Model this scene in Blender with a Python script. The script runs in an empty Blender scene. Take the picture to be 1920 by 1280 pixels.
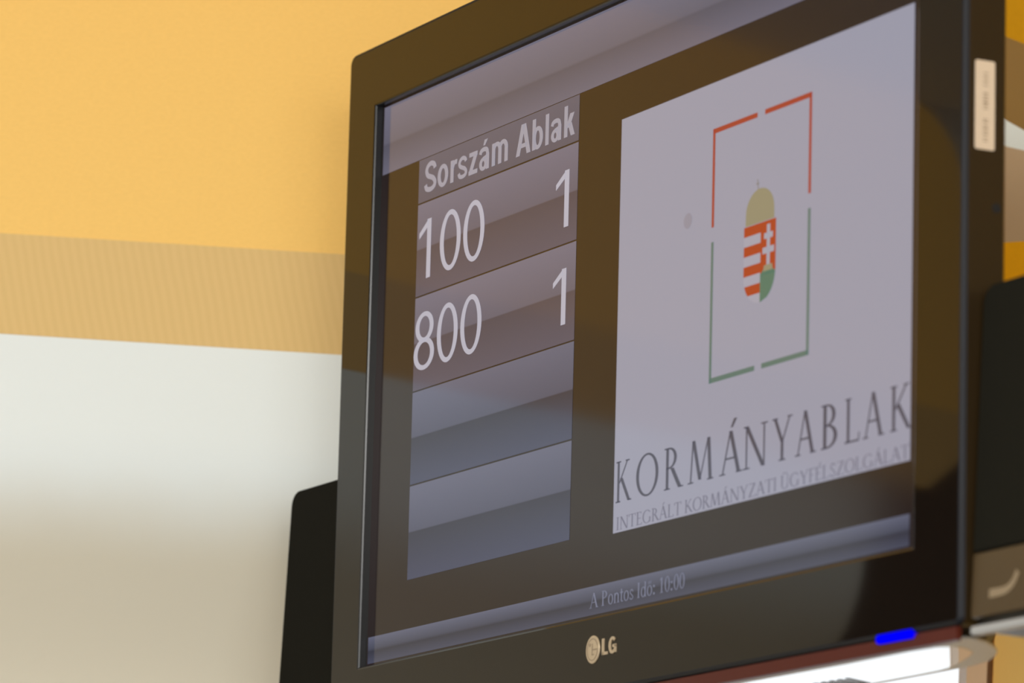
import bpy, bmesh, math, random
from mathutils import Vector, Matrix
from mathutils.geometry import tessellate_polygon

# ------------------------------------------------------------------ camera, world, lights, exposure
SC = bpy.context.scene
COL = SC.collection
PITCH, ROLL, FPX = 0.2044, 0.062, 9143.93
cam_d = bpy.data.cameras.new('camera')
cam_d.sensor_fit = 'HORIZONTAL'; cam_d.sensor_width = 36.0
cam_d.lens = FPX / 1920 * 36.0
cam_d.clip_start = 0.05; cam_d.clip_end = 100
cam_d.dof.use_dof = True; cam_d.dof.focus_distance = 3.20; cam_d.dof.aperture_fstop = 9.0
cam = bpy.data.objects.new('camera', cam_d); COL.objects.link(cam)
cam.matrix_world = (Matrix.Translation((0, 0, 1.6)) @ Matrix.Rotation(math.pi / 2 + PITCH, 4, 'X')
                    @ Matrix.Rotation(ROLL, 4, 'Z'))
SC.camera = cam
SC.view_settings.view_transform = 'Standard'; SC.view_settings.look = 'None'
SC.view_settings.exposure = 0.0; SC.view_settings.gamma = 1.0
SC.view_settings.use_curve_mapping = False
try:
    SC.cycles.use_denoising = True
except Exception:
    pass

world = bpy.data.worlds.new('daylight'); SC.world = world
world.use_nodes = True
wn = world.node_tree.nodes['Background']
wn.inputs['Color'].default_value = (0.90, 0.95, 1.0, 1); wn.inputs['Strength'].default_value = 1.35

def area(name, loc, target, sx, sy, power, color):
    l = bpy.data.lights.new(name, 'AREA'); l.shape = 'RECTANGLE'; l.size = sx; l.size_y = sy
    l.energy = power; l.color = color
    o = bpy.data.objects.new(name, l); COL.objects.link(o); o.location = loc
    o.rotation_euler = (Vector(target) - Vector(loc)).to_track_quat('-Z', 'Y').to_euler()
    return o
area('added_overhead_light', (-0.60, 1.45, 2.62), (-0.3, 3.3, 1.2), 1.9, 0.5, 41, (1.0, 0.985, 0.95))  # unseen area lamp added overhead so the curved bulkhead darkens underneath
area('window_standin_light', (-2.9, -0.6, 1.7), (0.0, 3.5, 2.2), 2.6, 1.6, 9, (0.95, 0.98, 1.0))  # area lamp standing in for unseen windows on the left
area('added_right_fill_light', (1.2, -1.9, 2.3), (0.3, 3.5, 2.2), 1.6, 1.0, 31, (0.97, 0.98, 1.0))  # unseen fill lamp added to brighten the dim right side

# ------------------------------------------------------------------ materials
def lin(r, g, b):
    f = lambda c: (c / 255 / 12.92) if c / 255 <= 0.04045 else ((c / 255 + 0.055) / 1.055) ** 2.4
    return (f(r), f(g), f(b), 1.0)

def mat(name, col, rough=0.5, metal=0.0, spec=0.5, emit=None, estr=1.0, coat=0.0, tint=None):
    m = bpy.data.materials.new(name); m.use_nodes = True
    b = m.node_tree.nodes['Principled BSDF']
    b.inputs['Base Color'].default_value = col
    b.inputs['Roughness'].default_value = rough
    b.inputs['Metallic'].default_value = metal
    b.inputs['Specular IOR Level'].default_value = spec
    b.inputs['Coat Weight'].default_value = coat
    if tint: b.inputs['Specular Tint'].default_value = tint
    if emit:
        b.inputs['Emission Color'].default_value = emit
        b.inputs['Emission Strength'].default_value = estr
    return m

def bump(m, scale, strength, dist=0.001, stretch=(1, 1, 1), colvar=0.0):
    nt = m.node_tree; n = nt.nodes; b = n['Principled BSDF']
    tc = n.new('ShaderNodeTexCoord'); mp = n.new('ShaderNodeMapping'); mp.inputs['Scale'].default_value = stretch
    tx = n.new('ShaderNodeTexNoise'); tx.inputs['Scale'].default_value = scale; tx.inputs['Detail'].default_value = 3
    bp = n.new('ShaderNodeBump'); bp.inputs['Strength'].default_value = strength; bp.inputs['Distance'].default_value = dist
    nt.links.new(tc.outputs['Object'], mp.inputs['Vector']); nt.links.new(mp.outputs['Vector'], tx.inputs['Vector'])
    nt.links.new(tx.outputs['Fac'], bp.inputs['Height']); nt.links.new(bp.outputs['Normal'], b.inputs['Normal'])
    if colvar:
        c = b.inputs['Base Color'].default_value[:]
        mx = n.new('ShaderNodeMix'); mx.data_type = 'RGBA'
        mx.inputs[6].default_value = tuple(v * (1 - colvar) for v in c[:3]) + (1,)
        mx.inputs[7].default_value = tuple(min(1, v * (1 + colvar)) for v in c[:3]) + (1,)
        nt.links.new(tx.outputs['Fac'], mx.inputs[0]); nt.links.new(mx.outputs[2], b.inputs['Base Color'])
    return m

M = {}
M['yellow'] = bump(mat('yellow_wallpaper', (0.89, 0.55, 0.155, 1), 0.8, spec=0.2), 260, 0.5, 0.0012, (1, 1, 1.6), 0.05)
M['tan'] = mat('tan_woven_band', (0.66, 0.44, 0.19, 1), 0.85, spec=0.2)
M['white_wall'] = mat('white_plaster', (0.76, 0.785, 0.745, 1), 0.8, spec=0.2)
M['beige_wall'] = bump(mat('beige_plaster', (0.58, 0.53, 0.41, 1), 0.8, spec=0.2), 6, 0.1, 0.001, (1, 1, 1), 0.03)
M['dark_panel'] = bump(mat('dark_wood_panel', (0.05, 0.03, 0.015, 1), 0.6), 12, 0.1, 0.001, (1, 1, 8), 0.2)
M['orange'] = bump(mat('orange_wallpaper', (0.58, 0.28, 0.002, 1), 0.8, spec=0.2), 220, 0.4, 0.0012, (1, 1, 1), 0.06)
M['apricot'] = bump(mat('apricot_paint', (0.92, 0.62, 0.20, 1), 0.8, spec=0.2), 120, 0.2, 0.001)
M['orange_lifted'] = bump(mat('lifted_orange_wallpaper', (0.86, 0.41, 0.003, 1), 0.8, spec=0.2), 220, 0.4, 0.0012, (1, 1, 1), 0.06)  # copy of the orange, lightened to offset the weaker light lower down
M['olive_tan'] = mat('olive_tan_stripe', (0.28, 0.165, 0.05, 1), 0.85, spec=0.2)
M['grey_tan'] = mat('grey_tan_stripe', (0.50, 0.36, 0.22, 1), 0.85, spec=0.2)
M['white_stripe'] = mat('white_stripe', (0.78, 0.83, 0.80, 1), 0.8, spec=0.2)
M['ceiling'] = mat('ceiling_paint', (0.80, 0.79, 0.75, 1), 0.9, spec=0.2)
M['floor'] = bump(mat('floor_tiles', (0.12, 0.085, 0.055, 1), 0.5), 4, 0.1, 0.001, (1, 1, 1), 0.1)
M['jamb'] = mat('tan_window_frame', (0.80, 0.56, 0.34, 1), 0.5)
M['bezel'] = mat('black_gloss_plastic', (0.0030, 0.0012, 0.0004, 1), 0.035, spec=0.32, tint=(1, .90, .74, 1))
M['bezel_edge'] = mat('black_edge_plastic', (0.006, 0.006, 0.008, 1), 0.5, spec=0.22)
M['bezel_inner'] = mat('black_satin_plastic', (0.010, 0.010, 0.010, 1), 0.25, spec=0.5)
M['tv_side'] = mat('black_side_plastic', (0.022, 0.012, 0.003, 1), 0.4, spec=0.3)
M['tv_back'] = bump(mat('black_matte_plastic', (0.02, 0.014, 0.008, 1), 0.6), 300, 0.2, 0.0005)
M['red_trim'] = mat('dark_red_plastic', (0.075, 0.013, 0.007, 1), 0.35, spec=0.2)
M['led'] = mat('blue_light', (0.0, 0.0, 0.02, 1), 0.6, spec=0.0, emit=(0.0, 0.0, 1.0, 1), estr=1.0)
M['logo'] = mat('champagne_metal', (0.50, 0.38, 0.24, 1), 0.35, metal=0.3)
M['logo_dark'] = mat('champagne_groove', (0.28, 0.2, 0.12, 1), 0.5)
M['sticker'] = bump(mat('cream_label_paper', (0.62, 0.50, 0.37, 1), 0.6), 90, 0.1, 0.0003, (1, 1, 1), 0.04)
M['sticker_ink'] = mat('label_ink', (0.30, 0.22, 0.15, 1), 0.7)
M['grille'] = bump(mat('black_speaker_cloth', (0.008, 0.007, 0.004, 1), 0.9, spec=0.08), 900, 0.4, 0.0005)
M['spk_body'] = mat('black_speaker_plastic', (0.008, 0.006, 0.003, 1), 0.4, spec=0.3)
M['spk_panel'] = mat('brown_gloss_plate', (0.055, 0.032, 0.010, 1), 0.25, spec=0.5)
M['silver'] = mat('silver_plastic', (0.34, 0.33, 0.31, 1), 0.4, metal=0.1)
M['steel'] = mat('brushed_steel', (0.54, 0.53, 0.50, 1), 0.5, metal=0.0)
M['mirror'] = mat('polished_plate', (0.72, 0.70, 0.66, 1), 0.02, metal=1.0)
M['slat'] = mat('reflected_slat_dark', (0.05, 0.05, 0.045, 1), 0.5)
M['spk_mark'] = mat('cream_print', (0.22, 0.155, 0.085, 1), 0.5)

# bulkhead colour blended by height, white above into beige below
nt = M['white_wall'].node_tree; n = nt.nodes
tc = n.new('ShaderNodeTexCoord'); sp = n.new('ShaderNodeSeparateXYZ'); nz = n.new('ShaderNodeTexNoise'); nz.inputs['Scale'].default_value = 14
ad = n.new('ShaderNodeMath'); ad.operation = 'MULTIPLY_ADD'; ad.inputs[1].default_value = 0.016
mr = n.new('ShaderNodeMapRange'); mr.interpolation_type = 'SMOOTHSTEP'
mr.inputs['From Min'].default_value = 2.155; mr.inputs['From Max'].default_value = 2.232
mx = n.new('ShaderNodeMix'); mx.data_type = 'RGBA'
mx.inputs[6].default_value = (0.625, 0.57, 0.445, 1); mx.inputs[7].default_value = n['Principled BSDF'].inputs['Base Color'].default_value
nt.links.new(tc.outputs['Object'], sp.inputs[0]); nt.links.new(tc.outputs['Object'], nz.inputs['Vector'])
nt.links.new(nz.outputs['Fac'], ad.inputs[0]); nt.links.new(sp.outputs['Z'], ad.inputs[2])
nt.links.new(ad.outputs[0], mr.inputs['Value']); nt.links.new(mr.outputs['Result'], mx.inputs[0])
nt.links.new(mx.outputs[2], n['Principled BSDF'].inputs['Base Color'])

# fine weave lines of the tan band
nt = M['tan'].node_tree; n = nt.nodes
tc = n.new('ShaderNodeTexCoord'); mp = n.new('ShaderNodeMapping'); mp.inputs['Rotation'].default_value = (0, math.radians(14), 0)
wv = n.new('ShaderNodeTexWave'); wv.wave_type = 'BANDS'; wv.bands_direction = 'X'
wv.inputs['Scale'].default_value = 48; wv.inputs['Distortion'].default_value = 1.2
wv.inputs['Detail'].default_value = 1.5; wv.inputs['Detail Scale'].default_value = 0.6
mx = n.new('ShaderNodeMix'); mx.data_type = 'RGBA'
mx.inputs[6].default_value = (0.675, 0.455, 0.182, 1); mx.inputs[7].default_value = (0.705, 0.478, 0.196, 1)
nt.links.new(tc.outputs['Object'], mp.inputs['Vector']); nt.links.new(mp.outputs['Vector'], wv.inputs['Vector'])
nt.links.new(wv.outputs['Fac'], mx.inputs[0]); nt.links.new(mx.outputs[2], n['Principled BSDF'].inputs['Base Color'])

# ------------------------------------------------------------------ mesh helpers
def link(name, bm, mats, parent=None, smooth=False):
    me = bpy.data.meshes.new(name)
    bmesh.ops.recalc_face_normals(bm, faces=bm.faces[:])
    bm.to_mesh(me); bm.free()
    for m in (mats if isinstance(mats, (list, tuple)) else [mats]):
        me.materials.append(m)
    if smooth:
        for p in me.polygons: p.use_smooth = True
        try: me.set_sharp_from_angle(angle=math.radians(40))
        except Exception: pass
    o = bpy.data.objects.new(name, me); COL.objects.link(o)
    if parent: o.parent = parent
    return o

def thing(name, label, cat, loc=(0, 0, 0), rot=(0, 0, 0), group=None):
    o = bpy.data.objects.new(name, None); COL.objects.link(o)
    o.location = loc; o.rotation_euler = rot; o.empty_display_size = 0.05
    o['label'] = label; o['category'] = cat
    if group: o['group'] = group
    return o

def struct(o, label=None):
    o['kind'] = 'structure'
    if label: o['label'] = label
    return o

def prism(bm, poly, y0, y1, mi=0):
    """polygon in (x,z) extruded along y"""
    a = [bm.verts.new((x, y0, z)) for x, z in poly]
    b = [bm.verts.new((x, y1, z)) for x, z in poly]
    fs = [bm.faces.new(a), bm.faces.new(b[::-1])]
    k = len(poly)
    for i in range(k):
        fs.append(bm.faces.new((a[i], a[(i + 1) % k], b[(i + 1) % k], b[i])))
    for f in fs: f.material_index = mi
    return fs

def plan(bm, poly, z0, z1, mi=0):
    """polygon in (x,y) extruded along z"""
    a = [bm.verts.new((x, y, z0)) for x, y in poly]
    b = [bm.verts.new((x, y, z1)) for x, y in poly]
    fs = [bm.faces.new(a), bm.faces.new(b[::-1])]
    k = len(poly)
    for i in range(k):
        fs.append(bm.faces.new((a[i], a[(i + 1) % k], b[(i + 1) % k], b[i])))
    for f in fs: f.material_index = mi

def box(bm, x0, x1, y0, y1, z0, z1, mi=0):
    prism(bm, [(x0, z0), (x1, z0), (x1, z1), (x0, z1)], y0, y1, mi)

def rrect(x0, x1, z0, z1, r, seg=8):
    rs = r if isinstance(r, (list, tuple)) else [r] * 4      # bl, br, tr, tl
    cs = [(x0 + rs[0], z0 + rs[0], 180, rs[0]), (x1 - rs[1], z0 + rs[1], 270, rs[1]),
          (x1 - rs[2], z1 - rs[2], 0, rs[2]), (x0 + rs[3], z1 - rs[3], 90, rs[3])]
    out = []
    for cx, cz, a0, rr in cs:
        for i in range(seg + 1):
            a = math.radians(a0 + 90 * i / seg)
            out.append((cx + rr * math.cos(a), cz + rr * math.sin(a)))
    return out

def loft(bm, loops, mi=0, cap0=False, cap1=False, mis=None):
    vs = [[bm.verts.new(p) for p in lp] for lp in loops]
    k = len(vs[0])
    for j in range(len(vs) - 1):
        for i in range(k):
            f = bm.faces.new((vs[j][i], vs[j][(i + 1) % k], vs[j + 1][(i + 1) % k], vs[j + 1][i]))
            f.material_index = mis[j] if mis else mi
    if cap0: bm.faces.new(vs[0]).material_index = mis[0] if mis else mi
    if cap1: bm.faces.new(vs[-1][::-1]).material_index = mis[-1] if mis else mi

def rbox(bm, x0, x1, y0, y1, z0, z1, r, be, mi=0, seg=6):
    """rounded block: outline radius r in xz, edge bevel be towards front (y0) and back (y1)"""
    L = lambda ins, y: [(x, y, z) for x, z in rrect(x0 + ins, x1 - ins, z0 + ins, z1 - ins, max(0.0004, r - ins), seg)]
    h = be * 0.3
    loft(bm, [L(be, y0), L(h, y0 + h), L(0, y0 + be), L(0, y1 - be), L(h, y1 - h), L(be, y1)], mi, True, True)

# ------------------------------------------------------------------ letters drawn as filled outlines
def poly_fill(out, pts):
    tris = tessellate_polygon([[Vector((x, y, 0)) for x, y in pts]])
    for t in tris: out.append([pts[i] for i in t])
def gbox(out, x0, y0, x1, y1): out.append([(x0, y0), (x1, y0), (x1, y1), (x0, y1)])
def gdiag(out, x0, y0, x1, y1, w): out.append([(x0 - w / 2, y0), (x0 + w / 2, y0), (x1 + w / 2, y1), (x1 - w / 2, y1)])
def garc(out, cx, cy, rx, ry, a0, a1, wx, wy, seg=28):
    for i in range(seg):
        q = []
        for k in (i, i + 1):
            a = math.radians(a0 + (a1 - a0) * k / seg)
            q.append(((cx + rx * math.cos(a), cy + ry * math.sin(a)), (cx + (rx - wx) * math.cos(a), cy + (ry - wy) * math.sin(a))))
        out.append([q[0][0], q[1][0], q[1][1], q[0][1]])
def grib(out, pts, w, sub=6):
    P = [Vector(p) for p in pts]; Q = []
    for i in range(len(P) - 1):
        p0 = P[max(0, i - 1)]; p1 = P[i]; p2 = P[i + 1]; p3 = P[min(len(P) - 1, i + 2)]
        for k in range(sub):
            t = k / sub
            Q.append(0.5 * ((2 * p1) + (p2 - p0) * t + (2 * p0 - 5 * p1 + 4 * p2 - p3) * t * t + (3 * p1 - p0 - 3 * p2 + p3) * t ** 3))
    Q.append(P[-1])
    L = []; 
    for i, q in enumerate(Q):
        d = (Q[min(i + 1, len(Q) - 1)] - Q[max(i - 1, 0)]).normalized()
        ww = w(i / (len(Q) - 1), d) if callable(w) else w
        nn = Vector((-d.y, d.x)) * ww / 2
        L.append((q + nn, q - nn))
    for i in range(len(L) - 1):
        out.append([tuple(L[i][0]), tuple(L[i + 1][0]), tuple(L[i + 1][1]), tuple(L[i][1])])

def sans(ch):            # bold grotesque letters, returns (faces, advance)
    o = []; W = 0.175; X = 0.72
    if ch == 'S':
        grib(o, [(.09, .27), (.15, .13), (.36, .075), (.55, .14), (.60, .27), (.50, .41), (.35, .485), (.20, .56), (.13, .72), (.20, .86), (.36, .925), (.53, .86), (.59, .73)], .16); return o, .70
    if ch == 's':
        grib(o, [(.07, .20), (.13, .09), (.28, .06), (.42, .10), (.46, .20), (.38, .30), (.25, .36), (.13, .43), (.10, .53), (.17, .63), (.28, .665), (.40, .62), (.45, .53)], .13); return o, .55
    if ch == 'o':
        garc(o, .31, .36, .29, .375, 0, 360, W, .14); return o, .64
    if ch == 'r':
        gbox(o, .06, 0, .06 + W, X); grib(o, [(.16, .45), (.22, .58), (.31, .64), (.41, .63)], .15); return o, .42
    if ch == 'z':
        gbox(o, .03, 0, .50, .14); gbox(o, .05, X - .14, .49, X); gdiag(o, .14, .10, .39, X - .10, .2); return o, .54
    if ch in 'aá':
        garc(o, .24, .20, .21, .215, 0, 360, .15, .12); gbox(o, .38, 0, .38 + W * .95, .50)
        grib(o, [(.08, .53), (.13, .63), (.28, .665), (.42, .62), (.465, .48)], .145)
        grib(o, [(.22, .37), (.34, .40), (.44, .42)], .11)
        if ch == 'á': o.append([(.22, .79), (.32, .79), (.46, .97), (.29, .97)])
        return o, .61
    if ch == 'm':
        for x in (.06, .39, .72): gbox(o, x, 0, x + W, .5)
        gbox(o, .06, 0, .06 + W, X)
        for cx in (.31, .64): garc(o, cx, .46, .255, .275, 0, 150, W, .14)
        return o, .95
    if ch == 'A':
        gdiag(o, .10, 0, .36, 1, .2); gdiag(o, .66, 0, .40, 1, .2); gbox(o, .20, .23, .56, .37); return o, .76
    if ch == 'b':
        gbox(o, .06, 0, .06 + W, 1); garc(o, .34, .36, .27, .375, 0, 360, W, .14); return o, .65
    if ch == 'l':
        gbox(o, .06, 0, .06 + W, 1); return o, .30
    if ch == 'k':
        gbox(o, .06, 0, .06 + W, 1); gdiag(o, .24, .28, .46, X, .21); gdiag(o, .34, .42, .50, 0, .2); return o, .60
    if ch == 'L':
        gbox(o, .05, 0, .25, 1); gbox(o, .05, 0, .60, .18); return o, .66
    if ch == 'G':
        garc(o, .40, .5, .37, .52, 42, 318, .2, .18); gbox(o, .42, .36, .76, .54); gbox(o, .58, .04, .76, .5); return o, .82
    if ch == ' ': return o, .26
    # light digits
    if ch == '0':
        garc(o, .28, .5, .25, .51, 0, 360, .095, .085, 40); return o, .56
    if ch == '8':
        garc(o, .28, .735, .22, .265, 0, 360, .095, .08, 36); garc(o, .28, .27, .25, .28, 0, 360, .098, .082, 36); return o, .56
    if ch == '1':
        gbox(o, .27, 0, .37, 1); o.append([(.08, .70), (.08, .80), (.30, 1.0), (.30, .88)]); return o, .56
    return o, .3

def serif(ch):           # roman capitals with thick and thin strokes
    o = []; T = .105; H = .045
    def sf(x, y, w=.2): gbox(o, x - w / 2, y if y == 0 else y - .035, x + w / 2, (y + .035) if y == 0 else y)
    acc = None
    if ch in 'ÁÜÉ': acc = ch; ch = {'Á': 'A', 'Ü': 'U', 'É': 'E'}[ch]
    if ch == 'K':
        gbox(o, .12, 0, .12 + T, 1); sf(.17, 0, .24); sf(.17, 1, .24); gdiag(o, .22, .46, .62, 1, .065); gdiag(o, .32, .58, .72, 0, .14); sf(.62, 1, .2); sf(.76, 0, .16); A = .80
    elif ch == 'O':
        garc(o, .46, .5, .43, .52, 0, 360, .11, .05, 40); A = .92
    elif ch == 'R':
        gbox(o, .12, 0, .12 + T, 1); sf(.17, 0, .24); sf(.13, 1, .16); garc(o, .24, .745, .30, .255, -90, 90, .11, .045); gbox(o, .12, .955, .25, 1); gbox(o, .12, .49, .25, .535); gdiag(o, .36, .50, .68, 0, .14); sf(.74, 0, .14); A = .76
    elif ch == 'M':
        gdiag(o, .14, 0, .22, 1, .055); gdiag(o, .24, 1, .50, .05, .12); gdiag(o, .50, .05, .80, 1, .05); gdiag(o, .82, 1, .90, 0, .12); sf(.14, 0, .22); sf(.90, 0, .24); A = 1.06
    elif ch == 'A':
        gdiag(o, .12, 0, .40, 1, .055); gdiag(o, .41, 1, .72, 0, .13); gbox(o, .22, .34, .58, .385); sf(.12, 0, .22); sf(.74, 0, .24); A = .84
    elif ch == 'N':
        gbox(o, .13, 0, .185, 1); gdiag(o, .16, 1, .76, 0, .13); gbox(o, .76, 0, .815, 1); sf(.16, 0, .24); sf(.12, 1, .14); sf(.79, 1, .24); A = .94
    elif ch == 'Y':
        gdiag(o, .12, 1, .40, .44, .12); gdiag(o, .42, .44, .70, 1, .06); gbox(o, .355, 0, .355 + T, .48); sf(.41, 0, .26); sf(.12, 1, .22); sf(.70, 1, .2); A = .80
    elif ch == 'B':
        gbox(o, .12, 0, .12 + T, 1); sf(.13, 1, .16); sf(.13, 0, .16); garc(o, .24, .755, .27, .245, -90, 90, .11, .04); garc(o, .24, .27, .33, .27, -90, 90, .115, .045); gbox(o, .12, .96, .25, 1); gbox(o, .12, .5, .25, .54); gbox(o, .12, 0, .25, .045); A = .68
    elif ch == 'L':
        gbox(o, .12, 0, .12 + T, 1); sf(.17, 1, .24); gbox(o, .04, 0, .58, .045); gdiag(o, .575, 0, .60, .2, .045); A = .66
    elif ch == 'I':
        gbox(o, .12, 0, .12 + T, 1); sf(.17, 0, .24); sf(.17, 1, .24); A = .36
    elif ch == 'T':
        gbox(o, .31, 0, .31 + T, 1); sf(.36, 0, .24); gbox(o, .04, .955, .69, 1); gdiag(o, .05, .80, .04, 1, .045); gdiag(o, .68, .80, .69, 1, .045); A = .74
    elif ch == 'E':
        gbox(o, .12, 0, .12 + T, 1); gbox(o, .04, .955, .54, 1); gbox(o, .12, .49, .48, .535); gbox(o, .04, 0, .58, .045); gdiag(o, .57, 0, .60, .18, .045); gdiag(o, .53, .84, .53, 1, .045); A = .64
    elif ch == 'F':
        gbox(o, .12, 0, .12 + T, 1); gbox(o, .04, .955, .54, 1); gbox(o, .12, .49, .46, .535); sf(.17, 0, .24); gdiag(o, .53, .84, .53, 1, .045); A = .58
    elif ch == 'G':
        garc(o, .47, .5, .43, .52, 40, 320, .11, .05, 36); gbox(o, .72, .06, .72 + T * .9, .42); sf(.77, .44, .2); A = .92
    elif ch == 'Z':
        gbox(o, .06, 0, .66, .045); gbox(o, .08, .955, .66, 1); gdiag(o, .12, .02, .60, .98, .13); gdiag(o, .66, 0, .68, .2, .045); A = .74
    elif ch == 'U':
        gbox(o, .13, .3, .13 + T, 1); gbox(o, .68, .3, .73, 1); garc(o, .43, .32, .30, .34, 180, 360, .09, .05); sf(.18, 1, .24); sf(.70, 1, .22); A = .86
    elif ch == 'S':
        grib(o, [(.10, .22), (.16, .07), (.30, .02), (.44, .09), (.48, .24), (.38, .42), (.22, .56), (.13, .72), (.18, .90), (.30, .98), (.42, .92), (.47, .80)], .075); A = .58
    elif ch == 'P':
        gbox(o, .12, 0, .12 + T, 1); sf(.17, 0, .26); sf(.13, 1, .16); garc(o, .24, .74, .32, .26, -90, 90, .11, .045); gbox(o, .12, .955, .25, 1); gbox(o, .12, .48, .25, .525); A = .64
    elif ch == 'o': garc(o, .27, .33, .24, .35, 0, 360, .10, .05); A = .54
    elif ch == 'ő':
        garc(o, .27, .33, .24, .35, 0, 360, .10, .05); gdiag(o, .18, .76, .24, .96, .06); gdiag(o, .34, .76, .40, .96, .06); A = .54
    elif ch == 'n':
        gbox(o, .08, 0, .18, .66); gbox(o, .40, 0, .50, .45); garc(o, .30, .44, .20, .24, 0, 160, .10, .07); sf(.13, 0, .22); sf(.45, 0, .22); A = .58
    elif ch == 't':
        gbox(o, .12, .08, .22, .86); gbox(o, .03, .60, .34, .66); garc(o, .25, .14, .13, .15, 180, 320, .08, .06); A = .36
    elif ch == 's': grib(o, [(.07, .16), (.12, .05), (.22, .02), (.33, .08), (.34, .19), (.22, .33), (.10, .45), (.11, .58), (.21, .65), (.30, .62), (.34, .52)], .065); A = .42
    elif ch == 'd': garc(o, .25, .33, .22, .35, 0, 360, .10, .05); gbox(o, .38, 0, .48, 1); sf(.50, 0, .1); sf(.38, 1, .12); A = .56
    elif ch == ':': garc(o, .14, .08, .075, .085, 0, 360, .074, .084); garc(o, .14, .56, .075, .085, 0, 360, .074, .084); A = .30
    elif ch == '1': gbox(o, .22, 0, .32, 1); sf(.27, 0, .3); gdiag(o, .13, .84, .24, 1, .08); A = .52
    elif ch == '0': garc(o, .26, .5, .23, .52, 0, 360, .10, .045, 36); A = .52
    else: A = .28
    if acc in ('Á', 'É'): gdiag(o, .36, 1.08, .52, 1.28, .09)
    if acc == 'Ü':
        for x in (.32, .55): gbox(o, x - .05, 1.1, x + .05, 1.22)
    return o, A

def layout(text, font, track=0.0):
    faces = []; x = 0.0
    for ch in text:
        g, adv = font(ch)
        for f in g: faces.append([(px + x, py) for px, py in f])
        x += adv + track
    return faces

def faces_to_mesh(name, faces, fx, fz, y, m, parent, depth=0.0):
    bm = bmesh.new()
    for f in faces:
        pts = [(fx(p[0]), y, fz(p[1])) for p in f]
        a = [bm.verts.new(p) for p in pts]
        bm.faces.new(a)
        if depth:
            b = [bm.verts.new((p[0], p[1] + depth, p[2])) for p in pts]
            k = len(a)
            for i in range(k):
                bm.faces.new((a[i], a[(i + 1) % k], b[(i + 1) % k], b[i]))
    # every face looks at the viewer side (-y)
    bm.normal_update()
    if not depth:
        for f in bm.faces:
            if f.normal.y > 0: f.normal_flip()
        me = bpy.data.meshes.new(name); bm.to_mesh(me); bm.free(); me.materials.append(m)
        o = bpy.data.objects.new(name, me); COL.objects.link(o); o.parent = parent
        return o
    return link(name, bm, m, parent)

# ------------------------------------------------------------------ the room
ZC = 2.66           # ceiling height
bm = bmesh.new()
YB = 3.5
# yellow upper part with a rounded free end on the left
r = 0.10; xl = -1.25
pl = [(0.30, 2.383), (0.30, ZC)]
for i in range(13):
    a = math.radians(90 + 90 * i / 12)
    pl.append((xl + r + r * math.cos(a), ZC - r + r * math.sin(a)))
pl.append((xl, 2.383))
prism(bm, pl, YB, YB + 0.12, 0)
prism(bm, [(xl, 2.383), (xl + .02, 2.345), (xl + .09, 2.308), (0.30, 2.3075), (0.30, 2.383)], YB, YB + 0.12, 1)
# white bulkhead with its rounded lower edge, then the recessed beige wall
x0w, x1w = -1.05, 0.30
prof = [(YB, 2.3076)]
ZT, ZL, DEP = 2.243, 2.035, 0.082
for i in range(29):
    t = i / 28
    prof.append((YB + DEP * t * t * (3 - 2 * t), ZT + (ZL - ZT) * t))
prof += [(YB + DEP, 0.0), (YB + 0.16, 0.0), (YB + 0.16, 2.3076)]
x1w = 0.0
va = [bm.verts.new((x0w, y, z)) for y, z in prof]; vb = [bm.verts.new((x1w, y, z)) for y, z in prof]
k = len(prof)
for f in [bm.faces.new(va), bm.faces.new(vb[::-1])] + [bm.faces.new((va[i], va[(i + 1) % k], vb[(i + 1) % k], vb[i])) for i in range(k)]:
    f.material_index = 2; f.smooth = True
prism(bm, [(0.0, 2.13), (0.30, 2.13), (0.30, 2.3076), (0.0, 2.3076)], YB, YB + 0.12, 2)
box(bm, 0.30, 0.36, YB + 0.02, YB + 0.12, 2.13, 2.3076, 3)
box(bm, 0.0, 0.36, YB + 0.02, YB + 0.16, 0.0, 0.9, 3)
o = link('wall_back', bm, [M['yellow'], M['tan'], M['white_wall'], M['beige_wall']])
struct(o, 'yellow wall with a tan band and a white rounded bulkhead below it, left of the screen')
try: o.data.set_sharp_from_angle(angle=math.radians(30))
except Exception: pass

# right-hand piece of wall: orange with slanting tan and white stripes
bm = bmesh.new()
y0, y1 = YB - 0.004, YB + 0.12
X0, X1 = 0.30, 2.0
L1 = lambda x: 2.577 - .33 * (x - .3565)
L2 = lambda x: 2.515 - .50 * (x - .354)
L3 = lambda x: 2.495 - .17 * (x - .354)
L4 = lambda x: 2.4275 + .22 * (x - .358)
XM, XE = .4145, .62
ZM = L2(XM)
prism(bm, [(X0, L1(X0)), (X0, ZC), (X1, ZC), (X1, 2.47), (XE, 2.47), (XE, L1(XE))], y0, y1, 0)
prism(bm, [(X0, L2(X0)), (X0, L1(X0)), (XE, L1(XE)), (XE, 2.47), (XM, ZM)], y0, y1, 1)
prism(bm, [(X0, L3(X0)), (X0, L2(X0)), (XM, ZM)], y0, y1, 2)
prism(bm, [(X0, L4(X0)), (X0, L3(X0)), (XM, ZM), (XE, 2.47), (XE, L4(XE) - .03)], y0, y1, 3)
prism(bm, [(X0, 2.20), (X0, L4(X0)), (XE, L4(XE) - .03), (XE, 2.47), (X1, 2.47), (X1, 2.20)], y0, y1, 5)
prism(bm, [(0.362, 0.0), (0.362, 2.20), (X1, 2.20), (X1, 0.0)], y0, y1, 4)
o = link('wall_right', bm, [M['orange'], M['olive_tan'], M['white_stripe'], M['grey_tan'], M['apricot'], M['orange_lifted']])
struct(o, 'orange wall with slanting tan and white stripes right of the screen')

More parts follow.
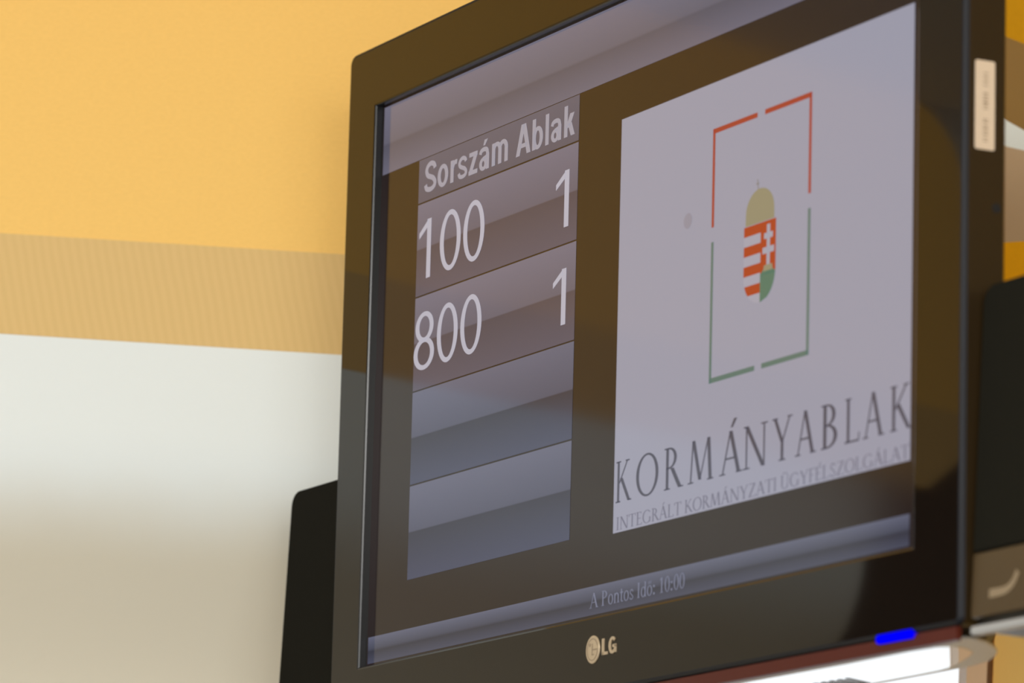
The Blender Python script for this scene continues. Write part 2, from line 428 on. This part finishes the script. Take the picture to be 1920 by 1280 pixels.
# dark panelling and the set-back wall beyond the rounded end
bm = bmesh.new(); box(bm, -3.0, x0w, YB + 0.02, YB + 0.12, 0.0, 2.40); struct(link('wall_left', bm, M['dark_panel']))
bm = bmesh.new(); box(bm, -3.0, xl + 0.1, YB + 0.125, YB + 0.22, 2.38, ZC); struct(link('wall_far', bm, M['ceiling']))
bm = bmesh.new(); box(bm, -3.0, 2.0, -3.0, YB + 0.25, ZC, ZC + 0.1); struct(link('ceiling', bm, M['ceiling']))
bm = bmesh.new(); box(bm, -3.0, 2.0, -3.0, YB + 0.25, -0.1, 0.0); struct(link('floor', bm, M['floor']))
bm = bmesh.new(); box(bm, 2.0, 2.1, -1.2, YB + 0.2, 0.0, ZC); struct(link('wall_side', bm, M['apricot']))

# window under the screen: tan frame, bright daylight behind
bm = bmesh.new()
box(bm, 0.342, 0.3565, YB - 0.012, YB + 0.05, 0.9, 2.136)
box(bm, 0.0005, 0.02, YB + 0.02, YB + 0.16, 0.9, 2.13)
box(bm, 0.0, 0.342, YB + 0.02, YB + 0.05, 2.12, 2.135)
box(bm, 0.0, 0.342, YB + 0.02, YB + 0.05, 0.9, 0.92)
wf = struct(link('window_1', bm, M['jamb']), 'bright window with a tan frame below the screen')
bm = bmesh.new(); box(bm, 0.02, 0.342, YB + 0.034, YB + 0.038, 0.92, 2.12)
gm = bpy.data.materials.new('window_glass'); gm.use_nodes = True
g = gm.node_tree.nodes['Principled BSDF']
g.inputs['Base Color'].default_value = (1, 1, 1, 1); g.inputs['Roughness'].default_value = 0.0
g.inputs['Transmission Weight'].default_value = 1.0; g.inputs['IOR'].default_value = 1.45
pane = link('pane', bm, gm, wf)

# ------------------------------------------------------------------ the television
TV_LOC = (0.0723, 3.011, 2.056); YAW = -1.1029; TILT = 0.0397
tv = thing('television', 'black flat television with a glossy frame, tilted forward, showing queue numbers', 'television',
           TV_LOC, (TILT, 0, YAW))
bx0, bx1, bz0, bz1 = -0.3955, 0.4125, -0.0505, 0.4385      # outer frame
ix0, ix1, iz0, iz1 = -0.3508, 0.3622, -0.0018, 0.3938      # opening at the front
FY, BY = -0.0065, 0.0217
def L(x0, x1, z0, z1, rad, y): return [(x, y, z) for x, z in rrect(x0, x1, z0, z1, rad, 8)]
bm = bmesh.new()
RO = [0.005, 0.005, 0.008, 0.008]
def out(ins, y): return L(bx0 + ins, bx1 - ins, bz0 + ins, bz1 - ins, [max(.0006, q - ins) for q in RO], y)
def inn(e, y): return L(ix0 - e, ix1 + e, iz0 - e, iz1 + e, 0.0006, y)
loops = [out(.002, BY), out(0, BY - .002), out(0, FY + .003), out(.0007, FY + .0012), out(.0018, FY + .0003), out(.003, FY),
         inn(.0016, FY), inn(.0006, FY + .0004), inn(0, FY + .0014), inn(0, 0.0012)]
loft(bm, loops, mis=[2, 2, 3, 3, 3, 0, 0, 1, 1])
link('bezel', bm, [M['bezel'], M['bezel_inner'], M['tv_side'], M['bezel_edge']], tv)
# dark red lower trim
bm = bmesh.new()
pr = [(FY + .0012, -0.0508), (FY + .0022, -0.0580), (FY + .0042, -0.0588), (FY + .0046, -0.0570), (FY + .0050, -0.0508)]
va = [bm.verts.new((bx0 + .006, y, z)) for y, z in pr]; vb = [bm.verts.new((bx1 - .006, y, z)) for y, z in pr]; k = len(pr)
bm.faces.new(va); bm.faces.new(vb[::-1])
for i in range(k): bm.faces.new((va[i], va[(i + 1) % k], vb[(i + 1) % k], vb[i]))
o = link('bottom_trim', bm, M['red_trim'], tv); o['label'] = 'dark red trim along the lower edge'
bm = bmesh.new(); rbox(bm, 0.3255, 0.3640, FY - .0008, FY + .003, -0.0530, -0.0478, 0.0022, 0.0006)
o = link('power_light', bm, M['led'], tv); o['label'] = 'glowing blue power light'
# rear housing, narrowing towards the back
bm = bmesh.new()
hx = lambda x0, x1, z0, z1, y: [(x, y, z) for x, z in rrect(x0, x1, z0, z1, 0.02, 5)]
loft(bm, [hx(-.385, .402, -.049, .43, BY - .001), hx(-.37, .372, -.0495, .42, .045), hx(-.30, .315, -.047, .39, .082), hx(-.28, .295, -.03, .37, .088)], 0, True, True)
link('rear_housing', bm, M['tv_back'], tv, smooth=True)
# label on the right side
def side_quad(bm, y0_, y1_, z0_, z1_, d):
    x = bx1 + d
    pts = [(y, z) for y, z in rrect(y0_, y1_, z0_, z1_, min(.0012, (y1_ - y0_) / 3, (z1_ - z0_) / 3), 4)]
    a = [bm.verts.new((x, y, z)) for y, z in pts]; b = [bm.verts.new((bx1 - .0004, y, z)) for y, z in pts]
    bm.faces.new(a); bm.faces.new(b[::-1]); kk = len(pts)
    for i in range(kk): bm.faces.new((a[i], a[(i + 1) % kk], b[(i + 1) % kk], b[i]))
bm = bmesh.new(); side_quad(bm, 0.0003, 0.0133, 0.2174, 0.2685, .0003)
st = link('side_label', bm, M['sticker'], tv); st['label'] = 'cream paper label with printed bars'
bm = bmesh.new(); random.seed(4); z = 0.222
while z < 0.262:
    w = random.choice([.0006, .0009, .0014])
    if not (0.236 < z < 0.240 or 0.250 < z < 0.2525): side_quad(bm, 0.0055, 0.0088, z, z + w, .0004)
    z += w + random.choice([.0007, .0010, .0016])
link('printed_bars', bm, M['sticker_ink'], st)
# screw hole on the side
bm = bmesh.new()
ring = [(0.0150 + .0028 * math.cos(2 * math.pi * i / 16), 0.1849 + .0028 * math.sin(2 * math.pi * i / 16)) for i in range(16)]
a = [bm.verts.new((bx1 + .0002, y, z)) for y, z in ring]; b = [bm.verts.new((bx1 - .001, y, z)) for y, z in ring]
bm.faces.new(a); [bm.faces.new((a[i], a[(i + 1) % 16], b[(i + 1) % 16], b[i])) for i in range(16)]
link('screw_hole', bm, mat('hole_black', (0.002, 0.002, 0.002, 1), .8), tv)

# maker's emblem and lettering on the lower frame
cxl, czl, rl = -0.0103, -0.0229, 0.0088
bm = bmesh.new()
ci = lambda rr, y: [(cxl + rr * math.cos(2 * math.pi * i / 40), y, czl + rr * math.sin(2 * math.pi * i / 40)) for i in range(40)]
loft(bm, [ci(rl, FY + .0003), ci(rl, FY - .0005), ci(rl * .96, FY - .0008)], 0, True, True)
em = link('maker_emblem', bm, M['logo'], tv, smooth=False); em['label'] = 'round champagne emblem on the lower frame'
fs = []
garc(fs, 0, 0, .80, .80, 20, 352, .07, .07, 40); gbox(fs, .05, -.07, .78, .02)
gbox(fs, -.07, -.42, .03, .42); gbox(fs, -.07, -.42, .28, -.33); garc(fs, -.36, .34, .13, .13, 0, 360, .129, .129, 16)
faces_to_mesh('emblem_drawing', fs, lambda x: cxl + x * rl, lambda z: czl + z * rl, FY - .00095, M['logo_dark'], em)
fs = layout('LG', sans, .04)
mxx = max(p[0] for f in fs for p in f); mnx = min(p[0] for f in fs for p in f)
o = faces_to_mesh('maker_lettering', fs, lambda x: 0.0014 + (x - mnx) / (mxx - mnx) * 0.0184, lambda z: -0.0276 + z * .0103, FY - .0006, M['logo'], tv, .0008)
o['label'] = 'champagne maker letters on the lower frame'

# ------------------------------------------------------------------ what the screen shows
SW, SH = 0.698, 0.39263
U = lambda u: -0.349 + SW * u
V = lambda v: SH * v
def smat(name, emit, rough=0.10, estr=1.0):
    return mat(name, (0.001, 0.001, 0.001, 1), rough, spec=0.32, tint=(1, .93, .82, 1), emit=tuple(emit) + (1,), estr=estr)
def grad(name, stops, rough=0.10):
    """display colour running along z of the object box (Generated z)"""
    m = smat(name, (0, 0, 0), rough); nt = m.node_tree; n = nt.nodes
    tc = n.new('ShaderNodeTexCoord'); sp = n.new('ShaderNodeSeparateXYZ'); cr = n.new('ShaderNodeValToRGB')
    nt.links.new(tc.outputs['Generated'], sp.inputs[0]); nt.links.new(sp.outputs['Z'], cr.inputs[0])
    el = cr.color_ramp.elements
    while len(el) < len(stops): el.new(0.5)
    for e, (p, c) in zip(el, stops): e.position = p; e.color = tuple(c) + (1,)
    nt.links.new(cr.outputs[0], n['Principled BSDF'].inputs['Emission Color'])
    return m
S_BLACK = smat('screen_black', (0.0110, 0.0045, 0.0045))
c_hi, c_mid, c_lo, c_low2 = (.115, .118, .175), (.075, .078, .122), (.028, .029, .050), (.052, .058, .105)
ROWT = grad('upper_row_gradient', [(0.0, (.085, .074, .110)), (0.50, (.064, .052, .074)), (0.515, (.110, .100, .140)), (1.0, (.150, .140, .195))])
ROWM = grad('row_gradient', [(0.0, c_low2), (0.50, c_lo), (0.515, c_mid), (1.0, c_hi)])
HDRM = grad('header_gradient', [(0.0, (.085, .080, .115)), (1.0, (.100, .095, .135))])
BARM = grad('bar_gradient', [(0.0, (.055, .058, .095)), (0.45, (.028, .028, .045)), (0.55, (.055, .058, .09)), (1.0, (.105, .11, .165))])
TOPM = grad('top_bar_gradient', [(0.0, (.125, .118, .165)), (0.42, (.085, .080, .110)), (0.46, (.115, .108, .145)), (1.0, (.150, .142, .195))])
WHITEM = smat('panel_white', (.300, .298, .375))
TXTM = smat('text_white', (.43, .42, .50)); HTXM = smat('header_text_white', (.32, .305, .365))
INKM = smat('caption_ink', (.055, .055, .085)); INK2 = smat('caption_ink_faint', (.13, .125, .175))
REDM = smat('emblem_red', (.36, .036, .010)); GRNM = smat('emblem_green', (.065, .16, .115)); GOLDM = smat('emblem_gold', (.26, .235, .15))
REDT = smat('frame_red', (.32, .035, .022)); GRNT = smat('frame_green', (.085, .155, .135)); EWHT = smat('emblem_white', (.34, .33, .40))
CLKM = smat('clock_text', (.17, .18, .26)); SMGM = smat('smudge_grey', (.255, .245, .305))
LINEM = smat('divider', (.010, .006, .004))

bm = bmesh.new(); box(bm, ix0 - .003, ix1 + .003, 0.0, .004, iz0 - .003, iz1 + .003)
scr = link('screen', bm, S_BLACK, tv); scr['label'] = 'lit display showing a queue table and a logo panel'
def quad(name, u0, u1, v0, v1, m, layer=1, parent=None):
    return faces_to_mesh(name, [[(u0, v0), (u1, v0), (u1, v1), (u0, v1)]], U, V, -0.00012 * layer, m, parent or scr)
def txt(name, s, font, u0, u1, v0, v1, m, layer=2, track=0.0, parent=None):
    fs = layout(s, font, track)
    a = min(p[0] for f in fs for p in f); b = max(p[0] for f in fs for p in f)
    return faces_to_mesh(name, fs, lambda x: U(u0 + (x - a) / (b - a) * (u1 - u0)), lambda z: V(v0 + z * (v1 - v0)), -0.00012 * layer, m, parent or scr)
def wrap(pts_uv): return [pts_uv]

quad('top_bar', 0.0, 1.02, 0.8765, 1.0, TOPM)
quad('status_bar', 0.0, 1.0, 0.0022, 0.0488, BARM)
UL, UR = 0.0830, 0.4170
quad('table_header', UL, UR, 0.7978, 0.8752, HDRM)
rows = [(0.6312, 0.7950), (0.4640, 0.6285), (0.2998, 0.4615), (0.1339, 0.2970)]
for i, (a, b) in enumerate(rows): quad('table_row', UL, UR, a, b, ROWT if i < 2 else ROWM)
txt('column_heading', 'Sorszám', sans, 0.0955, 0.2740, 0.8120, 0.8665, HTXM, track=.02)
txt('column_heading', 'Ablak', sans, 0.2908, 0.4090, 0.8110, 0.8640, HTXM, track=.02)
txt('queue_number', '100', sans, 0.0880, 0.2290, 0.6590, 0.7640, TXTM)
txt('queue_number', '800', sans, 0.0830, 0.2280, 0.4980, 0.6000, TXTM)
txt('window_number', '1', sans, 0.3745, 0.4005, 0.6588, 0.7548, TXTM)
txt('window_number', '1', sans, 0.3730, 0.3990, 0.4947, 0.5891, TXTM)
quad('logo_panel', 0.5, 1.0, 0.1262, 0.8030, WHITEM)
# broken rectangle around the emblem
def bars(name, rects, m): return faces_to_mesh(name, [[(a, c), (b, c), (b, d), (a, d)] for a, b, c, d in rects], U, V, -.00024, m, scr)
t, tv_ = .0042, .0080
bars('logo_frame', [(.6690, .7462, .7281 - tv_, .7281), (.7590, .8378, .7281 - tv_, .7281), (.6690, .6690 + t, .5706, .7281), (.8378 - t, .8378, .5716, .7281)], REDT)
bars('logo_frame', [(.6690, .7474, .3240, .3240 + tv_), (.7592, .8378, .3240, .3240 + tv_), (.6690, .6690 + t, .3240, .5473), (.8378 - t, .8378, .3240, .5488)], GRNT)
# coat of arms: shield (left stripes, right double cross), crown
sx0, sx1, sxm = .7262, .7805, .7548; st_, sb = .5520, .4275
def half(v):          # half-width factor of the shield at height v
    if v > .475: return 1.0
    q = max(0.0, (v - sb) / (.475 - sb)); return math.sin(math.acos(max(0, 1 - q)) )if q < 1 else 1.0
arms = []
def strip(ua, ub, va, vb, side):   # band clipped to the shield outline
    f = []; ns = 8
    for i in range(ns):
        p, q = va + (vb - va) * i / ns, va + (vb - va) * (i + 1) / ns
        def lim(v):
            h = half(v); return (sxm - (sxm - sx0) * h, sxm + (sx1 - sxm) * h)
        (l0, r0), (l1, r1) = lim(p), lim(q)
        f.append([(max(ua, l0), p), (max(min(ub, r0), max(ua, l0)), p), (max(min(ub, r1), max(ua, l1)), q), (max(ua, l1), q)])
    return [x for x in f if abs(x[1][0] - x[0][0]) + abs(x[2][0] - x[3][0]) > 1e-5]
hgt = (st_ - sb) / 8
wf_, rf_ = [], []
for i in range(8):
    a, b = st_ - hgt * (i + 1), st_ - hgt * i
    (rf_ if i % 2 == 0 else wf_).extend(strip(sx0, sxm, a, b, 0))
rf_.extend(strip(sxm, sx1, .4720, st_, 1))
gf_ = strip(sxm, sx1, sb, .4720, 1)
coat = faces_to_mesh('coat_of_arms', rf_, U, V, -.00024, REDM, scr)
faces_to_mesh('shield_stripe', wf_, U, V, -.00024, EWHT, scr)
garc(gf_, sxm + .0125, .468, .0115, .012, 0, 180, .0114, .0119, 16)
faces_to_mesh('shield_hill', gf_, U, V, -.00030, GRNM, scr)
cx_ = sxm + .0135
faces_to_mesh('double_cross', [[(cx_ - .0028, .482), (cx_ + .0028, .482), (cx_ + .0028, .546), (cx_ - .0028, .546)],
    [(cx_ - .0075, .524), (cx_ + .0075, .524), (cx_ + .0075, .533), (cx_ - .0075, .533)],
    [(cx_ - .0098, .501), (cx_ + .0098, .501), (cx_ + .0098, .511), (cx_ - .0098, .511)]], U, V, -.00036, EWHT, scr)
faces_to_mesh('small_crown', [[(cx_ - .008, .474), (cx_ + .008, .474), (cx_ + .007, .483), (cx_ - .007, .483)]], U, V, -.00038, GOLDM, scr)
cf = []
cpts = [(.7285, st_ + .001), (.7775, st_ + .001)]
for i in range(17):
    a = math.radians(180 * i / 16); cpts.append((.7530 + .0242 * math.cos(a), .5700 + .0365 * math.sin(a)))
poly_fill(cf, cpts)
faces_to_mesh('royal_crown', cf, U, V, -.00024, GOLDM, scr)
GREYG = smat('emblem_grey', (.20, .185, .17))
faces_to_mesh('crown_cross', [[(.7488, .6060), (.7502, .6060), (.7488, .6220), (.7474, .6220)], [(.7460, .6140), (.7508, .6140), (.7506, .6160), (.7458, .6160)]], U, V, -.00026, GREYG, scr)
# title under the emblem, one letter after the other
pos = [('K', .5040, .5330), ('O', .5413, .5820), ('R', .5925, .6270), ('M', .6350, .6800), ('Á', .6905, .7300), ('N', .7310, .7720),
       ('Y', .7795, .8130), ('A', .8180, .8520), ('B', .8600, .8860), ('L', .8980, .9215), ('A', .9265, .9600), ('K', .9690, 1.0030)]
fs = []
for ch, a, b in pos:
    g = layout('A' if ch == 'Á' else ch, serif)
    if ch == 'Á': g += [[(.40, 1.08), (.49, 1.08), (.64, 1.28), (.52, 1.28)]]
    base = [p for f in g for p in f if p[1] <= 1.0]
    x0, x1 = min(p[0] for p in base), max(p[0] for p in base)
    for f in g:
        fs.append([(min(1.0, a + (p[0] - x0) / (x1 - x0) * (b - a)), p[1]) for p in f])
faces_to_mesh('logo_title', fs, U, lambda z: V(.1740 + z * .0665), -.00024, INKM, scr)
txt('logo_subtitle', 'INTEGRÁLT KORMÁNYZATI ÜGYFÉLSZOLGÁLAT', serif, 0.5065, 0.9985, 0.1300, 0.1505, INK2)
txt('clock_text', 'A Pontos Idő: 10:00', serif, 0.4590, 0.6330, 0.0135, 0.0375, CLKM)
fs = []; garc(fs, .6266, .5952, .0075, .0125, 0, 360, .00745, .0124, 24)
faces_to_mesh('screen_smudge', fs, U, V, -.00024, SMGM, scr)

# ------------------------------------------------------------------ polished oval plate under the television
RT = Matrix.Translation(TV_LOC) @ Matrix.Rotation(YAW, 4, 'Z') @ Matrix.Rotation(TILT, 4, 'X')
ZP = -0.0562
outer = [(-.33, -.001), (.375, -.001), (.394, -.0005), (.3995, .006), (.3985, .014), (.392, .024), (.378, .038), (.362, .0505), (.343, .061),
         (.3215, .070), (.302, .0738), (.286, .0752), (.25, .077), (.212, .078), (-.30, .078), (-.345, .068), (-.37, .045), (-.37, .018)]
inner = [(-.31, .012), (.26, .0125), (.335, .0100), (.3600, .0115), (.3686, .0170), (.3675, .0235), (.3633, .0302), (.3531, .0403), (.3349, .0490), (.3113, .0585),
         (.2863, .0670), (.2716, .0695), (.2423, .0712), (.1989, .0720), (-.29, .0720), (-.325, .060), (-.34, .04), (-.335, .022)]
bm = bmesh.new(); plan(bm, outer, ZP, ZP + .0012)
pb = link('base_plate', bm, M['steel'], tv); pb['label'] = 'grey oval plate under the lower edge'
bm = bmesh.new(); plan(bm, inner, ZP - .0003, ZP + .001)
o = link('polished_face', bm, M['mirror'], pb); o['label'] = 'mirror-bright underside'
bm = bmesh.new()
for i in range(7):
    t_ = i * .0085
    plan(bm, [(.150 + t_, .046 + t_ * .05), (.154 + t_, .046 + t_ * .05), (.150 + t_ * .80 + .002, .0715), (.146 + t_ * .80 + .002, .0715)], ZP - .0006, ZP)
o = link('slat_reflection', bm, M['slat'], pb)  # dark bars modelled in place of slats reflected in the polished face

# ------------------------------------------------------------------ wall arm carrying the television
wm = thing('wall_bracket', 'black steel wall arm behind the television', 'bracket', (0.30, YB, 2.25))
bm = bmesh.new(); rbox(bm, -0.06, 0.0, -0.012, 0.0, -0.1, 0.1, .004, .002); link('wall_plate', bm, M['tv_back'], wm)
bm = bmesh.new()
pA = RT @ Vector((0.02, 0.086, 0.2)) - Vector((0.30, YB, 2.25)); pB = Vector((-0.03, -0.010, pA.z))
d = (pB - pA); d.z = 0; nrm = Vector((-d.y, d.x, 0)).normalized() * .012
for h in (1,):
    c = [pA + nrm, pA - nrm, pB - nrm, pB + nrm]
    a = [bm.verts.new((p.x, p.y, p.z - .02)) for p in c]; b = [bm.verts.new((p.x, p.y, p.z + .02)) for p in c]
    bm.faces.new(a); bm.faces.new(b[::-1]); [bm.faces.new((a[i], a[(i + 1) % 4], b[(i + 1) % 4], b[i])) for i in range(4)]
link('arm', bm, M['tv_back'], wm)

# ------------------------------------------------------------------ the two loudspeakers
def speaker(label, xloc, mirror):
    base = RT @ Vector((xloc, -0.003, -0.0570))
    s = thing('loudspeaker', label, 'speaker', base, (0, 0, YAW), 'loudspeakers beside the television')
    w = 0.097; x0, x1 = (0, w) if not mirror else (-w, 0)
    H = 0.197
    bm = bmesh.new(); rbox(bm, x0, x1, 0.004, 0.078, 0.002, H, 0.010, 0.003); link('cabinet', bm, M['spk_body'], s, smooth=True)
    bm = bmesh.new()
    pts = rrect(x0 + .001, x1 - .001, 0.046, H - .001, [.001, .001, .0095, .0095], 8)
    Lp = lambda ins, y: [(x0 + .001 + (x - x0 - .001) * (1 - ins * 2 / (w - .002)) + ins, y, 0.046 + (z - .046) * (1 - ins * 2 / (H - .047)) + ins) for x, z in pts]
    loft(bm, [Lp(0, .005), Lp(0, .0012), Lp(.0012, 0)], 0, True, True); link('grille', bm, M['grille'], s)
    bm = bmesh.new(); rbox(bm, x0 + .001, x1 - .001, 0.0005, 0.006, 0.0095, 0.0455, .002, .0008)
    fp = link('front_plate', bm, M['spk_panel'], s); fp['label'] = 'brown glossy lower plate with a cream mark'
    bm = bmesh.new(); rbox(bm, x0 + .002, x1 - .002, 0.0, 0.006, 0.0004, 0.0052, .0012, .0010)
    bs = link('base_strip', bm, M['silver'], s); bs['label'] = 'silver strip along the bottom'
    # printed mark: a bar with a rising swoosh
    ox = x0 + (.0195 if not mirror else .030)
    fs = []
    grib(fs, [(0, .0), (.010, .0), (.0175, .0008), (.0235, .0040), (.0275, .0095)], lambda tt, dd: .0050 - .0012 * tt)
    faces_to_mesh('printed_mark', fs, lambda x: ox + x, lambda z: 0.0215 + z, 0.0002, M['spk_mark'], fp)
    # clamp to the television side
    bm = bmesh.new()
    cx0, cx1 = (-0.0020, 0.004) if not mirror else (-0.004, 0.0016)
    box(bm, cx0, cx1, 0.012, 0.022, 0.08, 0.11); link('clamp', bm, M['tv_back'], s)
    return s
speaker('black loudspeaker at the right side of the television, its silver base strip in view', 0.4147, False)
speaker('black loudspeaker seen partly behind the left edge of the television', -0.3975, True)
